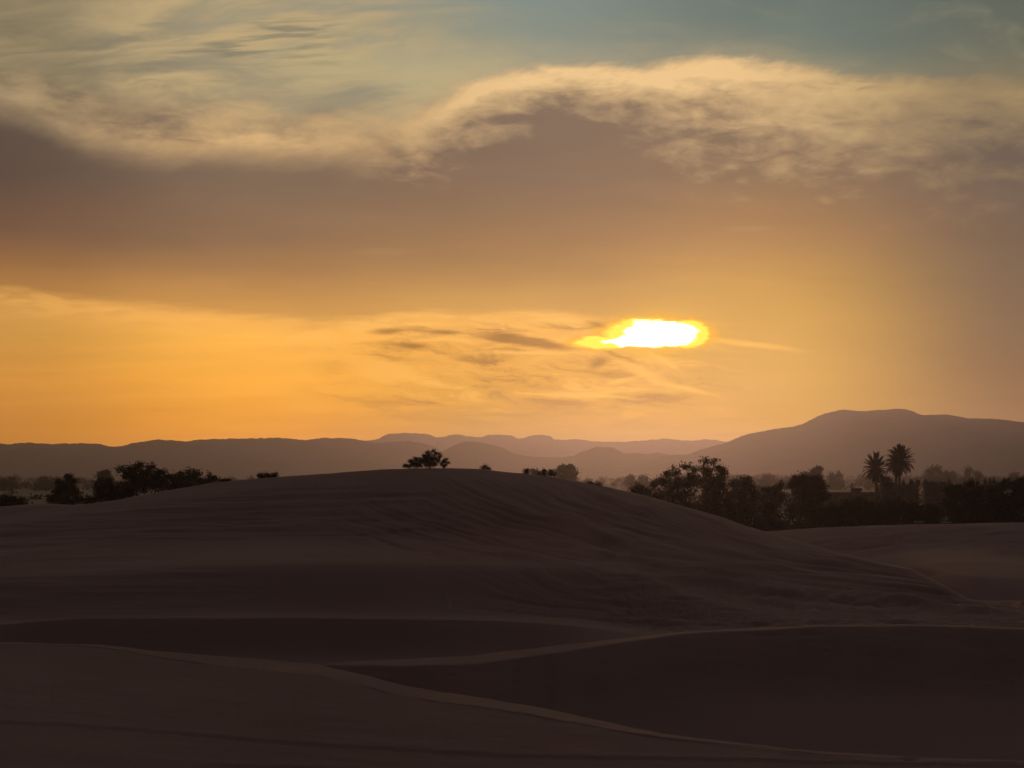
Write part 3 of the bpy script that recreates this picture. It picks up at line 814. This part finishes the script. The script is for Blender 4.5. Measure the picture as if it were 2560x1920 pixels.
def build_trees():
    g1 = 'dark trees in the grove behind the big dune'
    tree('tree', 'dark tree with an open ragged crown, at the dune edge end of the grove', 'tree', 1700, 300,
         [(1668, 1184, 16, 12, .6), (1690, 1178, 16, 12, .6), (1716, 1166, 17, 10, .6), (1738, 1173, 12, 9, .5), (1655, 1203, 17, 12), (1634, 1211, 9, 9), (1690, 1210, 34, 17),
          (1730, 1203, 24, 22), (1700, 1240, 46, 24), (1655, 1238, 24, 18), (1720, 1275, 50, 24), (1665, 1265, 30, 14)], group=g1, seed=2, stems=3)
    tree('tree', 'tallest dark tree of the grove, crown top standing clear against the mountain', 'tree', 1780, 308,
         [(1768, 1154, 16, 8, .6), (1757, 1168, 9, 10, .6), (1785, 1156, 9, 8, .5), (1768, 1180, 17, 12, .8), (1800, 1172, 14, 11), (1806, 1186, 12, 15), (1772, 1207, 30, 18), (1795, 1215, 24, 22),
          (1785, 1245, 40, 28), (1770, 1282, 46, 24)], group=g1, seed=3, stems=3)
    tree('tree', 'dark dense tree with a small twin tip, beside the tallest tree of the grove', 'tree', 1860, 304,
         [(1862, 1199, 14, 10), (1838, 1210, 20, 11), (1872, 1207, 8, 12), (1868, 1222, 22, 14), (1848, 1240, 34, 22), (1888, 1238, 16, 16), (1840, 1272, 40, 24), (1880, 1275, 30, 26)], group=g1, seed=4, stems=2)
    tree('tree', 'low dark tree in the dip between the twin-tipped tree and the round-crowned one', 'tree', 1930, 310,
         [(1912, 1226, 14, 8), (1935, 1225, 12, 8), (1952, 1214, 5, 8), (1930, 1242, 30, 16), (1950, 1250, 22, 20), (1925, 1272, 36, 22), (1915, 1298, 26, 14)], group=g1, seed=5, stems=2)
    tree('tree', 'big dark tree with two rounded crown lobes and a sloping side, left of the palms', 'tree', 2025, 302,
         [(1996, 1198, 16, 9), (2008, 1192, 14, 6), (2038, 1197, 16, 8), (2054, 1216, 14, 14), (1984, 1215, 16, 14), (2022, 1220, 42, 20), (2060, 1238, 14, 14), (2020, 1250, 48, 24), (2030, 1282, 42, 20), (1985, 1275, 28, 20)],
         group=g1, seed=6, stems=2, leaf=0.15, dens=34)
    g2 = 'shrubs along the foot of the far dune'
    sh = [(2092, 1282, 30, 22, 'shrub right under the edge of the two-lobed tree', 7), (2142, 1262, 34, 22, 'broad shrub below the small flat-roofed hut', 8), (2185, 1280, 36, 26, 'shrub at the foot of the single palm', 9),
          (2238, 1268, 38, 26, 'shrub in front of the twin palms', 10), (2285, 1276, 30, 22, 'shrub under the gap between the first two battlemented walls', 11), (2330, 1280, 30, 24, 'shrub in front of the second battlemented wall', 12)]
    for x, y, rx, ry, lab, sd in sh:
        tree('shrub', 'low dark ' + lab, 'shrub', x, 292, [(x, y, rx, ry), (x - rx * .6, y + 4, rx * .5, ry * .8), (x + rx * .55, y + 6, rx * .5, ry * .7), (x + 3, y + 18, rx * .9, ry * .6)], group=g2, seed=sd, stems=3, trunk_r=0.1)
    g3 = 'black trees at the edge beyond the walls'
    tree('tree', 'black round-headed tree standing just past the second battlemented wall', 'tree', 2385, 296,
         [(2378, 1224, 14, 9), (2398, 1224, 14, 9), (2388, 1240, 30, 18), (2380, 1265, 32, 24), (2400, 1285, 34, 20)], group=g3, seed=13, stems=2, dens=34)
    tree('tree', 'black tree whose top touches the third battlemented wall', 'tree', 2430, 300,
         [(2426, 1213, 12, 8), (2440, 1226, 18, 14), (2420, 1232, 18, 12), (2432, 1255, 34, 22), (2440, 1282, 36, 24)], group=g3, seed=14, stems=2, dens=34)
    tree('tree', 'black broad tree in front of the third battlemented wall', 'tree', 2490, 294,
         [(2480, 1228, 18, 10), (2502, 1216, 16, 10), (2512, 1207, 10, 7), (2490, 1245, 34, 20), (2480, 1275, 36, 26), (2515, 1262, 28, 28)], group=g3, seed=15, stems=2, dens=34)
    tree('tree', 'black dense tree cut by the edge of the picture', 'tree', 2555, 298,
         [(2535, 1212, 12, 8), (2555, 1204, 12, 8), (2580, 1200, 20, 10), (2550, 1228, 30, 18), (2590, 1230, 34, 24), (2545, 1260, 32, 28), (2600, 1270, 40, 30)], group=g3, seed=16, stems=3, dens=34)
    # small growth between big dune and grove
    tree('shrub', 'small dark bush between the bare dune slope and the grove', 'shrub', 1600, 285, [(1598, 1218, 6, 5), (1590, 1226, 16, 7), (1615, 1230, 18, 8), (1640, 1243, 14, 8), (1610, 1240, 26, 10)], group=None, seed=17, stems=3, trunk_r=0.07)

    # left side
    tree('shrub', 'low black bush at the far left edge, beyond the small pale dune', 'shrub', 20, 320, [(12, 1246, 18, 9), (28, 1250, 12, 9), (50, 1257, 8, 6), (15, 1262, 24, 10)], seed=20, stems=3, trunk_r=0.08)
    tree('tree', 'dark tree with a tall knob and a lower shoulder, alone left of the thicket', 'tree', 168, 380,
         [(171, 1193, 11, 8), (176, 1203, 13, 9), (147, 1208, 9, 9), (168, 1216, 20, 12), (150, 1228, 24, 14), (182, 1232, 22, 14), (132, 1246, 18, 10), (165, 1250, 40, 14), (200, 1250, 14, 8)], seed=21, stems=2, dens=32)
    g4 = 'dark trees of the thicket on the left'
    tree('tree', 'biggest black tree of the left thicket, three tufts on top', 'tree', 345, 290,
         [(303, 1172, 11, 7, .6), (348, 1164, 12, 7), (330, 1176, 14, 9), (378, 1169, 13, 6, .7), (400, 1179, 9, 7), (318, 1188, 22, 12), (356, 1185, 34, 14), (395, 1192, 22, 12), (340, 1208, 50, 18), (390, 1212, 40, 16), (320, 1228, 44, 16)],
         group=g4, seed=22, stems=3)
    tree('tree', 'ragged lower tree on the outer left of the thicket', 'tree', 262, 296,
         [(250, 1207, 12, 9, .6), (272, 1203, 14, 8, .6), (246, 1222, 12, 12), (275, 1222, 24, 16), (255, 1242, 24, 14), (290, 1240, 30, 14), (222, 1252, 14, 8)], group=g4, seed=23, stems=3)
    tree('tree', 'second black tree of the thicket, next to the feathery bush', 'tree', 468, 286,
         [(470, 1180, 14, 6, .7), (452, 1190, 10, 8), (492, 1184, 13, 8, .7), (425, 1192, 14, 9), (475, 1196, 28, 10), (445, 1206, 30, 12), (500, 1204, 22, 10), (455, 1220, 40, 12)], group=g4, seed=24, stems=3)
    tree('shrub', 'feathery thin bush spreading sideways beside the thicket', 'shrub', 525, 280,
         [(522, 1188, 10, 6, .5), (538, 1194, 11, 6, .5), (550, 1202, 11, 5, .5), (525, 1202, 18, 8, .7), (515, 1212, 20, 8)], seed=25, stems=4, trunk_r=0.06, leaf=0.12)
    # on the crest of the big dune
    def crest_shrub(label, px, clumps, seed, leaf=0.040, dens=24, tr=0.02, group='shrubs on the crest of the big dune', name='shrub', stems=4):
        x, y, z = crest(px)
        tree(name, label, 'shrub', px, y, clumps, leaf=leaf, dens=dens, base=(x, y, z - 0.03), group=group, seed=seed, trunk_r=tr, stems=stems)
    crest_shrub('tallest open airy bush on top of the big dune', 1070,
                [(1082, 1127, 5, 5, .7), (1070, 1132, 8, 6, .8), (1064, 1140, 12, 8, .9), (1090, 1134, 8, 7, .8), (1098, 1141, 7, 8, .8), (1062, 1152, 11, 12, 1), (1070, 1160, 13, 9, 1), (1086, 1148, 12, 9, .9), (1096, 1153, 6, 5, .8), (1084, 1161, 13, 7, 1), (1075, 1146, 12, 10, .9)], 30)
    crest_shrub('low wide bush leaning up to the tallest crest bush', 1034,
                [(1014, 1164, 8, 5, .8), (1027, 1153, 7, 6, .8), (1042, 1148, 10, 6, .9), (1034, 1158, 16, 9, .9), (1050, 1153, 7, 9, .9), (1045, 1164, 16, 6, 1), (1020, 1166, 12, 4, .9)], 31)
    crest_shrub('small separate sprig on the sun side of the tallest crest bush', 1108,
                [(1116, 1148, 5, 4, .8), (1110, 1154, 7, 6, .9), (1120, 1157, 5, 3, .8), (1104, 1160, 5, 5, .9), (1110, 1164, 9, 4, .9)], 32)
    crest_shrub('tiny pointed tuft alone on the crest past the airy bush', 1211, [(1211, 1167, 3, 4), (1209, 1171, 6, 3), (1221, 1171, 3, 2)], 33, leaf=0.05)
    crest_shrub('flat black shrub low on the left shoulder of the big dune', 672, [(651, 1189, 6, 4), (668, 1188, 7, 4), (686, 1188, 6, 4), (655, 1194, 12, 4), (678, 1193, 12, 4)], 34, leaf=0.06, dens=26)
    crest_shrub('smallest shrub, between the feathery bush and the bare shoulder of the dune', 567, [(560, 1203, 4, 3), (571, 1202, 6, 3), (566, 1205, 9, 3)], 35, leaf=0.06, dens=26)
    crest_shrub('first spiky plant on the falling side of the crest', 1316, [(1316, 1177, 4, 4), (1315, 1182, 7, 3)], 36, leaf=0.055, dens=24)
    crest_shrub('middle spiky plant of three on the falling side of the crest', 1358, [(1360, 1178, 3, 5), (1350, 1184, 6, 4), (1360, 1186, 8, 4)], 37, leaf=0.055, dens=24)
    crest_shrub('last spiky plant on the falling side, beside the lone round tree', 1377, [(1378, 1179, 3, 4), (1373, 1185, 6, 5), (1382, 1186, 4, 5)], 38, leaf=0.055, dens=24)
    crest_shrub('creeping low tuft far down the falling side of the crest', 1488, [(1478, 1208, 7, 3), (1494, 1211, 9, 3)], 39, leaf=0.05, dens=24)
    x, y, z = crest(695)
    t = link('twig', tubes_mesh('twig', [([(0, 0, -0.1), (0.01, 0, 0.2), (-0.01, 0, 0.42)], [0.012, 0.010, 0.006], 5)]), M['bark'], None, (x, y, z))
    tag(t, 'thin upright twig beside the flat black shrub on the crest', 'twig')

    # hazy single trees far out on the plain
    far = 'hazy trees far out on the plain'
    tree('tree', 'lone round hazy tree standing just behind the falling crest', 'tree', 1415, 950, [(1407, 1171, 11, 7), (1424, 1172, 11, 7), (1413, 1184, 25, 10), (1395, 1182, 10, 9), (1430, 1186, 13, 10), (1415, 1196, 27, 12), (1413, 1208, 26, 12)], leaf=0.42, dens=40, seed=40, trunk_r=0.4)
    tree('tree', 'small rounded hazy tree behind the spiky crest plants', 'tree', 1336, 900, [(1336, 1179, 10, 6), (1336, 1190, 10, 8)], leaf=0.35, dens=34, seed=41, trunk_r=0.3)
    tree('tree', 'hazy round tree behind the left thicket', 'tree', 262, 1000, [(255, 1186, 9, 6), (266, 1184, 11, 6), (262, 1195, 19, 8), (262, 1210, 20, 10)], leaf=0.42, dens=40, seed=42, trunk_r=0.4)
    tree('tree', 'hazy tree shaped like a rising wedge, behind the two-lobed tree', 'tree', 2040, 1000, [(2046, 1174, 7, 6), (2038, 1180, 12, 6), (2026, 1186, 9, 6), (2044, 1190, 12, 10), (2030, 1200, 22, 12)], leaf=0.42, dens=40, seed=43, trunk_r=0.4)
    for i, (x, top, w, lab) in enumerate(((110, 1192, 11, 'dim tree above the end of the far left tree belt'), (30, 1193, 10, 'dim tree at the far left end of the tree belt'), (1575, 1189, 12, 'dim tree in the belt between the lone round tree and the grove'),
                         (1608, 1189, 12, 'dim tree in the belt touching the grove'), (1920, 1187, 20, 'broad dim tree seen over the dip of the grove'), (2097, 1181, 11, 'dim domed tree left of the single palm'), (2080, 1185, 6, 'tiny dim tree between wedge tree and domed tree'),
                         (2320, 1170, 7, 'dim slim tree, first of the tall cluster right of the palms'), (2332, 1166, 8, 'dim slim tree, second of the tall cluster right of the palms'), (2346, 1166, 6, 'dim pointed tree, third and sharpest of the tall cluster'), (2364, 1175, 9, 'dim tree at the lower end of the tall cluster'), (2382, 1178, 6, 'dim small tree after the tall cluster'),
                         (2421, 1169, 6, 'dim pointed tree beside the domed one above the third wall'), (2444, 1178, 14, 'dim domed tree above the third wall'), (2535, 1183, 14, 'dim tree near the edge above the black trees'))):
        h_ = 1216 - top
        tree('tree', lab, 'tree', x, 1500, [(x, top + h_ * .25, w * .7, h_ * .25), (x, top + h_ * .6, w, h_ * .35), (x + w * .2, top + h_ * 1.0, w * 1.2, h_ * .4)], leaf=0.65, dens=30, group=far, seed=50 + i, trunk_r=0.4)

    # the belt of scrub and trees beyond, one mass
    r = np.random.default_rng(77)
    cl = []
    for i in range(1250):
        px = r.uniform(-900, 3500)
        Y = 1300 * (3.1 ** r.random())
        hgt = r.uniform(2.5, 6.5) * (Y / 2000) ** 0.55 * (1.35 if r.random() < 0.12 else 1.0)
        if 1650 < px: hgt *= 1.35
        w = hgt * r.uniform(0.6, 1.4)
        x = (px - CX) / F * Y
        cl.append(((x, Y, GZ + hgt * 0.5), (w, w, hgt * 0.45), 1.0))
        cl.append(((x + r.uniform(-.5, .5) * w, Y, GZ + hgt * 0.75), (w * .5, w * .5, hgt * 0.22), 1.0))
    for i in range(260):
        px = r.uniform(-900, 3500); Y = r.uniform(420, 1200)
        hgt = r.uniform(0.5, 1.5); w = hgt * r.uniform(0.8, 1.6)
        cl.append((((px - CX) / F * Y, Y, GZ + hgt * 0.4), (w, w, hgt * 0.5), 1.0))
    V, Fc = leaves(cl, 0.8, 7, r)
    o = link('tree_belt', mesh_np('tree_belt', V, Fc), M['leaf'])
    tag(o, 'hazy belt of scrub and trees across the far plain', 'trees', None, 'stuff')
    # undergrowth that closes the gaps low between the trunks
    for (x0, x1, Ya, Yb, n, h0, h1, lab) in ((1640, 2700, 315, 345, 140, 2.2, 5.0, 'dark tangled undergrowth between the trunks of the grove'), (205, 580, 296, 330, 60, 2.5, 4.6, 'dark tangled undergrowth under the trees of the left thicket')):
        cl = []
        for i in range(n):
            px = r.uniform(x0, x1); Y = r.uniform(Ya, Yb); hgt = r.uniform(h0, h1); w = r.uniform(1.0, 2.2)
            cl.append((((px - CX) / F * Y, Y, GZ + hgt * 0.5), (w, w, hgt * 0.5), 0.8))
        V, Fc = leaves(cl, 0.24, 12, r)
        o = link('undergrowth', mesh_np('undergrowth', V, Fc), M['leaf'])
        tag(o, lab, 'undergrowth', None, 'stuff')
build_trees()

# ------------------------------------------------------------------ date palms
def frond_mesh(L, droop, seed):
    r = np.random.default_rng(seed)
    V, Fc = [], []
    n = 26
    def pos(t):
        return np.array([t * L * (1 - 0.12 * droop * t), 0, L * (0.10 * t - 0.42 * droop * t * t)])
    for k in range(n):                        # midrib
        a, b = pos(k / n), pos((k + 1) / n)
        w = 0.05 * (1 - k / n) + 0.012
        o = len(V)
        V += [a + [0, w, 0], a - [0, w, 0], b - [0, w * .9, 0], b + [0, w * .9, 0]]
        Fc.append((o, o + 1, o + 2, o + 3))
    for k in range(2, 2 * n):
        t = k / (2 * n)
        a = pos(t)
        ll = L * 0.17 * math.sin(math.pi * min(1, 0.18 + t * 0.82)) ** 0.6 * r.uniform(0.8, 1.1)
        for s in (-1, 1):
            d = np.array([0.62, s * 0.62, 0.38 * r.uniform(0.2, 1.3)])
            d /= np.linalg.norm(d)
            tip = a + d * ll + np.array([0, 0, -0.12 * ll])
            o = len(V)
            V += [a, a + np.array([0.10, 0, 0.01]) * (L / 4), tip, tip - np.array([0.03, 0, 0])]
            Fc.append((o, o + 1, o + 2, o + 3))
    return mesh_np('frond', V, Fc)

FM = [frond_mesh(1.0, d, i) for i, d in enumerate((0.15, 0.4, 0.65, 1.0))]
for f_ in FM: f_.materials.append(M['palm'])
DEADM = frond_mesh(1.0, 0.3, 9); DEADM.materials.append(M['dry'])

def palm(label, px, Y, crown_row, rpx, seed, lean=0.0, dead=14, spread=118, group=None, n=64):
    r = np.random.default_rng(seed)
    g = Vector(((px - CX) / F * Y, Y, GZ))
    t = thing('palm_tree', g, label, 'palm tree', group)
    Hh = at(px, crown_row, Y).z - GZ
    R = rpx / F * Y * 1.3
    path = [(lean * (1 - math.sin(k / 12 * math.pi / 2)) * 1.0, 0, -0.2 + (Hh + 0.2) * k / 12) for k in range(13)]
    rad = [0.30 - 0.07 * k / 12 + 0.02 * (k % 2) for k in range(13)]
    link('trunk', tubes_mesh('trunk', [(path, rad, 9)]), M['bark'], t)
    top = Vector(path[-1])
    ga = math.pi * (3 - 5 ** 0.5)
    for i in range(n):
        u = (i + 0.5) / n
        el_ = math.radians(86 - spread * u + r.uniform(-6, 6))
        az_ = i * ga + r.uniform(-.2, .2)
        o = link('frond', FM[min(3, int(u * 3.2 + r.random() * .8))], None, t, top + Vector((0, 0, 0.25 - 0.5 * u)))
        o.rotation_euler = (r.uniform(-.25, .25), -el_, az_)
        s = R * r.uniform(0.88, 1.08)
        o.scale = (s, s, s)
    for i in range(dead):
        az_ = i * ga * 1.7 + r.uniform(-.4, .4)
        o = link('dead_frond', DEADM, None, t, top + Vector((0, 0, -0.35)))
        o.rotation_euler = (0, math.radians(r.uniform(68, 84)), az_)
        s = R * r.uniform(0.55, 0.85)
        o.scale = (s, s, s)
    return t
gp = 'date palms above the walls'
palm('single date palm with dead fronds hanging, lower than its twin-stemmed neighbour', 2189, 480, 1173, 32, 1, dead=30, group=gp, lean=0.9, spread=126)
palm('tallest date palm, the outer trunk of the close pair', 2249, 486, 1155, 34, 2, dead=6, group=gp, n=80, lean=-0.3)
palm('date palm half hidden in the pair, inner trunk with a lower crown', 2240, 482, 1164, 26, 3, dead=8, group=gp, n=44)

# ------------------------------------------------------------------ mud brick village
def box(x0, x1, y0, y1, z0, z1, taper=0.0):
    V = [(x0, y0, z0), (x1, y0, z0), (x1, y1, z0), (x0, y1, z0), (x0 + taper, y0 + taper, z1), (x1 - taper, y0 + taper, z1), (x1 - taper, y1 - taper, z1), (x0 + taper, y1 - taper, z1)]
    Fc = [(0, 3, 2, 1), (4, 5, 6, 7), (0, 1, 5, 4), (1, 2, 6, 5), (2, 3, 7, 6), (3, 0, 4, 7)]
    return V, Fc
def boxes(name, lst):
    V, Fc = [], []
    for b_ in lst:
        v, f = box(*b_); o = len(V); V += v; Fc += [tuple(i + o for i in q) for q in f]
    return mesh_np(name, V, Fc)
merlon_me = boxes('merlon', [(-0.26, 0.26, -0.2, 0.2, 0, 0.42, 0.03), (-0.17, 0.17, -0.14, 0.14, 0.42, 0.72, 0.05), (-0.08, 0.08, -0.08, 0.08, 0.72, 1.0, 0.05)])
merlon_me.materials.append(M['bark'])

def kasbah(label, x0, x1, row, Y, depth, merl, towers=(), band=True):
    xa, xb = (x0 - CX) / F * Y, (x1 - CX) / F * Y
    zt = zrow(row, Y)
    H = zt - GZ
    W = xb - xa
    t = thing('mud_brick_building', ((xa + xb) / 2, Y, GZ), label, 'building', 'battlemented mud buildings beyond the trees')
    link('wall', boxes('wall', [(-W / 2, W / 2, -depth / 2, depth / 2, 0, H, 0.12)]), M['mud'], t)
    if band:
        link('parapet', boxes('parapet', [(-W / 2 + .02, W / 2 - .02, -depth / 2 + .02, -depth / 2 + .5, H + .003, H + .35, 0.02), (-W / 2 + .02, W / 2 - .02, depth / 2 - .5, depth / 2 - .02, H + .003, H + .35, 0.02)]), M['mud'], t)
    for px, s in merl:
        o = link('merlon', merlon_me, None, t, ((px - CX) / F * Y - (xa + xb) / 2, -depth / 2 + .3, H + .35))
        o.scale = (s * 1.9, s * 1.9, s * 1.8)
    return t
kasbah('mud building with battlements just behind the trunks of the close palm pair', 2199, 2290, 1215, 540, 9, [(2203, .75), (2207, .55), (2251, .8), (2268, .8), (2273, .7), (2283, .75), (2288, .8)])
kasbah('mud building with a close row of small battlements, second along', 2309, 2374, 1214, 545, 3, [(2311, .85), (2317, .5), (2323, .5), (2329, .55), (2334, .5), (2340, .55), (2348, .65), (2353, .55), (2359, .5), (2371, .85)])
kasbah('mud building with spaced battlements, partly hidden by black trees', 2418, 2485, 1214, 535, 3, [(2422, .9), (2430, .7), (2441, .9), (2461, .9), (2473, .9), (2482, .9)])
def village():
    Y = 520.0
    def X(px): return (px - CX) / F * Y
    # plain compound wall
    t = thing('compound_wall', (X(2130), Y, GZ), 'low plain mud wall running from the two-lobed tree to the single palm', 'wall')
    link('wall', boxes('wall', [(X(2062) - X(2130), X(2205) - X(2130), -.3, .3, 0, zrow(1232, Y) - GZ, 0.05)]), M['mud'], t)
    link('coping', boxes('coping', [(X(2061) - X(2130), X(2206) - X(2130), -.36, .36, zrow(1232, Y) - GZ + .003, zrow(1230.4, Y) - GZ, 0.03)]), M['mud'], t)
    # hut with flat overhanging roof
    Y2 = 500.0
    hx = (2141 - CX) / F * Y2
    t = thing('hut', (hx, Y2, GZ), 'small dark hut with a flat overhanging roof, left of the single palm', 'hut')
    zt = zrow(1226, Y2) - GZ
    link('wall', boxes('wall', [(-0.85, 0.85, -1, 1, 0, zt, 0.03)]), M['mud'], t)
    link('roof', boxes('roof', [(-1.15, 1.15, -1.2, 1.2, zt + .003, zt + 0.5, 0.12)]), M['bark'], t)
    # post
    px_ = (2124 - CX) / F * Y2
    t = thing('post', (px_, Y2 - 3, GZ), 'thick dark post standing beside the small hut', 'post')
    zt = zrow(1206, Y2 - 3) - GZ
    link('shaft', tubes_mesh('shaft', [([(0, 0, -.2), (0.03, 0, zt * .5), (-0.02, 0, zt)], [0.17, 0.14, 0.10], 7)]), M['bark'], t)
    link('stub', tubes_mesh('stub', [([(0, 0, zt * .80), (0.25, 0, zt * .87)], [0.06, 0.04], 5)]), M['bark'], t)
    # white tank on the first roof
    Yt = 541.0
    b = at(2229, 1209, Yt)
    kz = zrow(1215, 540)
    t = thing('water_tank', (b.x, Yt, kz), 'small white water tank on the roof beside the close palm pair', 'tank')
    r_ = 0.52
    link('drum', tubes_mesh('drum', [([(-r_, 0, .75), (-r_, 0, .75), (r_, 0, .75), (r_, 0, .75)][0:4], [0.02, .3, .3, 0.02], 12)]) if False else
         tubes_mesh('drum', [([(-r_ - .06, 0, .85), (-r_, 0, .85), (0, 0, .85), (r_, 0, .85), (r_ + .06, 0, .85)], [0.05, .27, .30, .27, 0.05], 12)]), M['white'], t)
    link('stand', boxes('stand', [(-.4, -.3, -.2, .2, 0, .62), (.3, .4, -.2, .2, 0, .62)]), M['bark'], t)
    # bush on the building edge
    x = (2217 - CX) / F * 500
    tree('tree', 'dark fluffy treetop between the single palm and the close pair', 'tree', 2218, 500, [(2218, 1197, 9, 7), (2212, 1206, 9, 8), (2219, 1215, 13, 12), (2218, 1235, 16, 16)], leaf=0.25, dens=26, seed=90, trunk_r=0.2)
    # two pale benches at the dune edge
    for pxb, row, lab in ((2297, 1303, 'pale low bench at the dune edge, the one nearer the palms'), (2367, 1305, 'pale low bench at the dune edge below the black trees')):
        Yb = 252.0
        zg = dune_z(pxb, Yb)
        zt = zrow(row, Yb)
        hh = max(0.22, min(0.45, zt - zg))
        t = thing('bench', ((pxb - CX) / F * Yb, Yb, zg), lab, 'bench', 'pale benches at the dune edge')
        link('seat', boxes('seat', [(-.50, .50, -.22, .22, hh - .06, hh, .02)]), M['white'], t)
        link('base', boxes('base', [(-.45, .45, -.17, .17, -.1, hh - .062)]), M['wood'], t)
village()

# a pale bent stick standing in the hollow below the crest
def stick():
    Y = 119.0
    px = 1122
    zg = dune_z(px, Y)
    # find where the ground shows at row 1543
    j = int(np.searchsorted(cols, px))
    m = (TY[:, j] > 112.5) & (TY[:, j] < 130)
    rr = HOR - TZ[:, j] / TY[:, j] * F
    i = np.argmin(np.where(m, np.abs(rr - 1542), 1e9))
    Y = float(TY[i, j]); zg = float(TZ[i, j])
    base = Vector((float(TX[i, j]), Y, zg))
    pts = [(1121.5, 1552), (1122.5, 1541), (1125, 1532), (1125, 1520), (1123.5, 1512), (1120, 1502), (1116, 1492), (1111, 1480)]
    path = [at(a, b, Y) - base for a, b in pts]
    path = [Vector((p.x, p.y + 0.10 * k, p.z)) for k, p in enumerate(path)]
    o = link('stick', tubes_mesh('stick', [(path, [.045, .048, .05, .047, .038, .028, .018, .008], 7)]), material('bleached_stick', (0.80, 0.77, 0.72), var=0.1, scale=12), None, base)
    tag(o, 'thin bleached stick poking up bent from the dark sand hollow', 'stick')
stick()

# ------------------------------------------------------------------ haze
def haze():
    V, Fc = box(-18500, 18500, -18500, 18500, GZ - 6.0, HAZE_TOP)
    me = mesh_np('haze', V, Fc)
    m = bpy.data.materials.new('haze_air')
    m.use_nodes = True
    t = m.node_tree
    t.nodes.clear()
    o = t.nodes.new('ShaderNodeOutputMaterial')
    v = t.nodes.new('ShaderNodeVolumePrincipled')
    v.inputs['Color'].default_value = (*HAZE_COLOR, 1)
    v.inputs['Density'].default_value = HAZE_DENSITY
    v.inputs['Anisotropy'].default_value = HAZE_ANISO
    t.links.new(v.outputs[0], o.inputs['Volume'])
    ob = link('haze', me, m)
    tag(ob, 'warm dusty evening haze over the desert', 'haze', None, 'stuff')
haze()
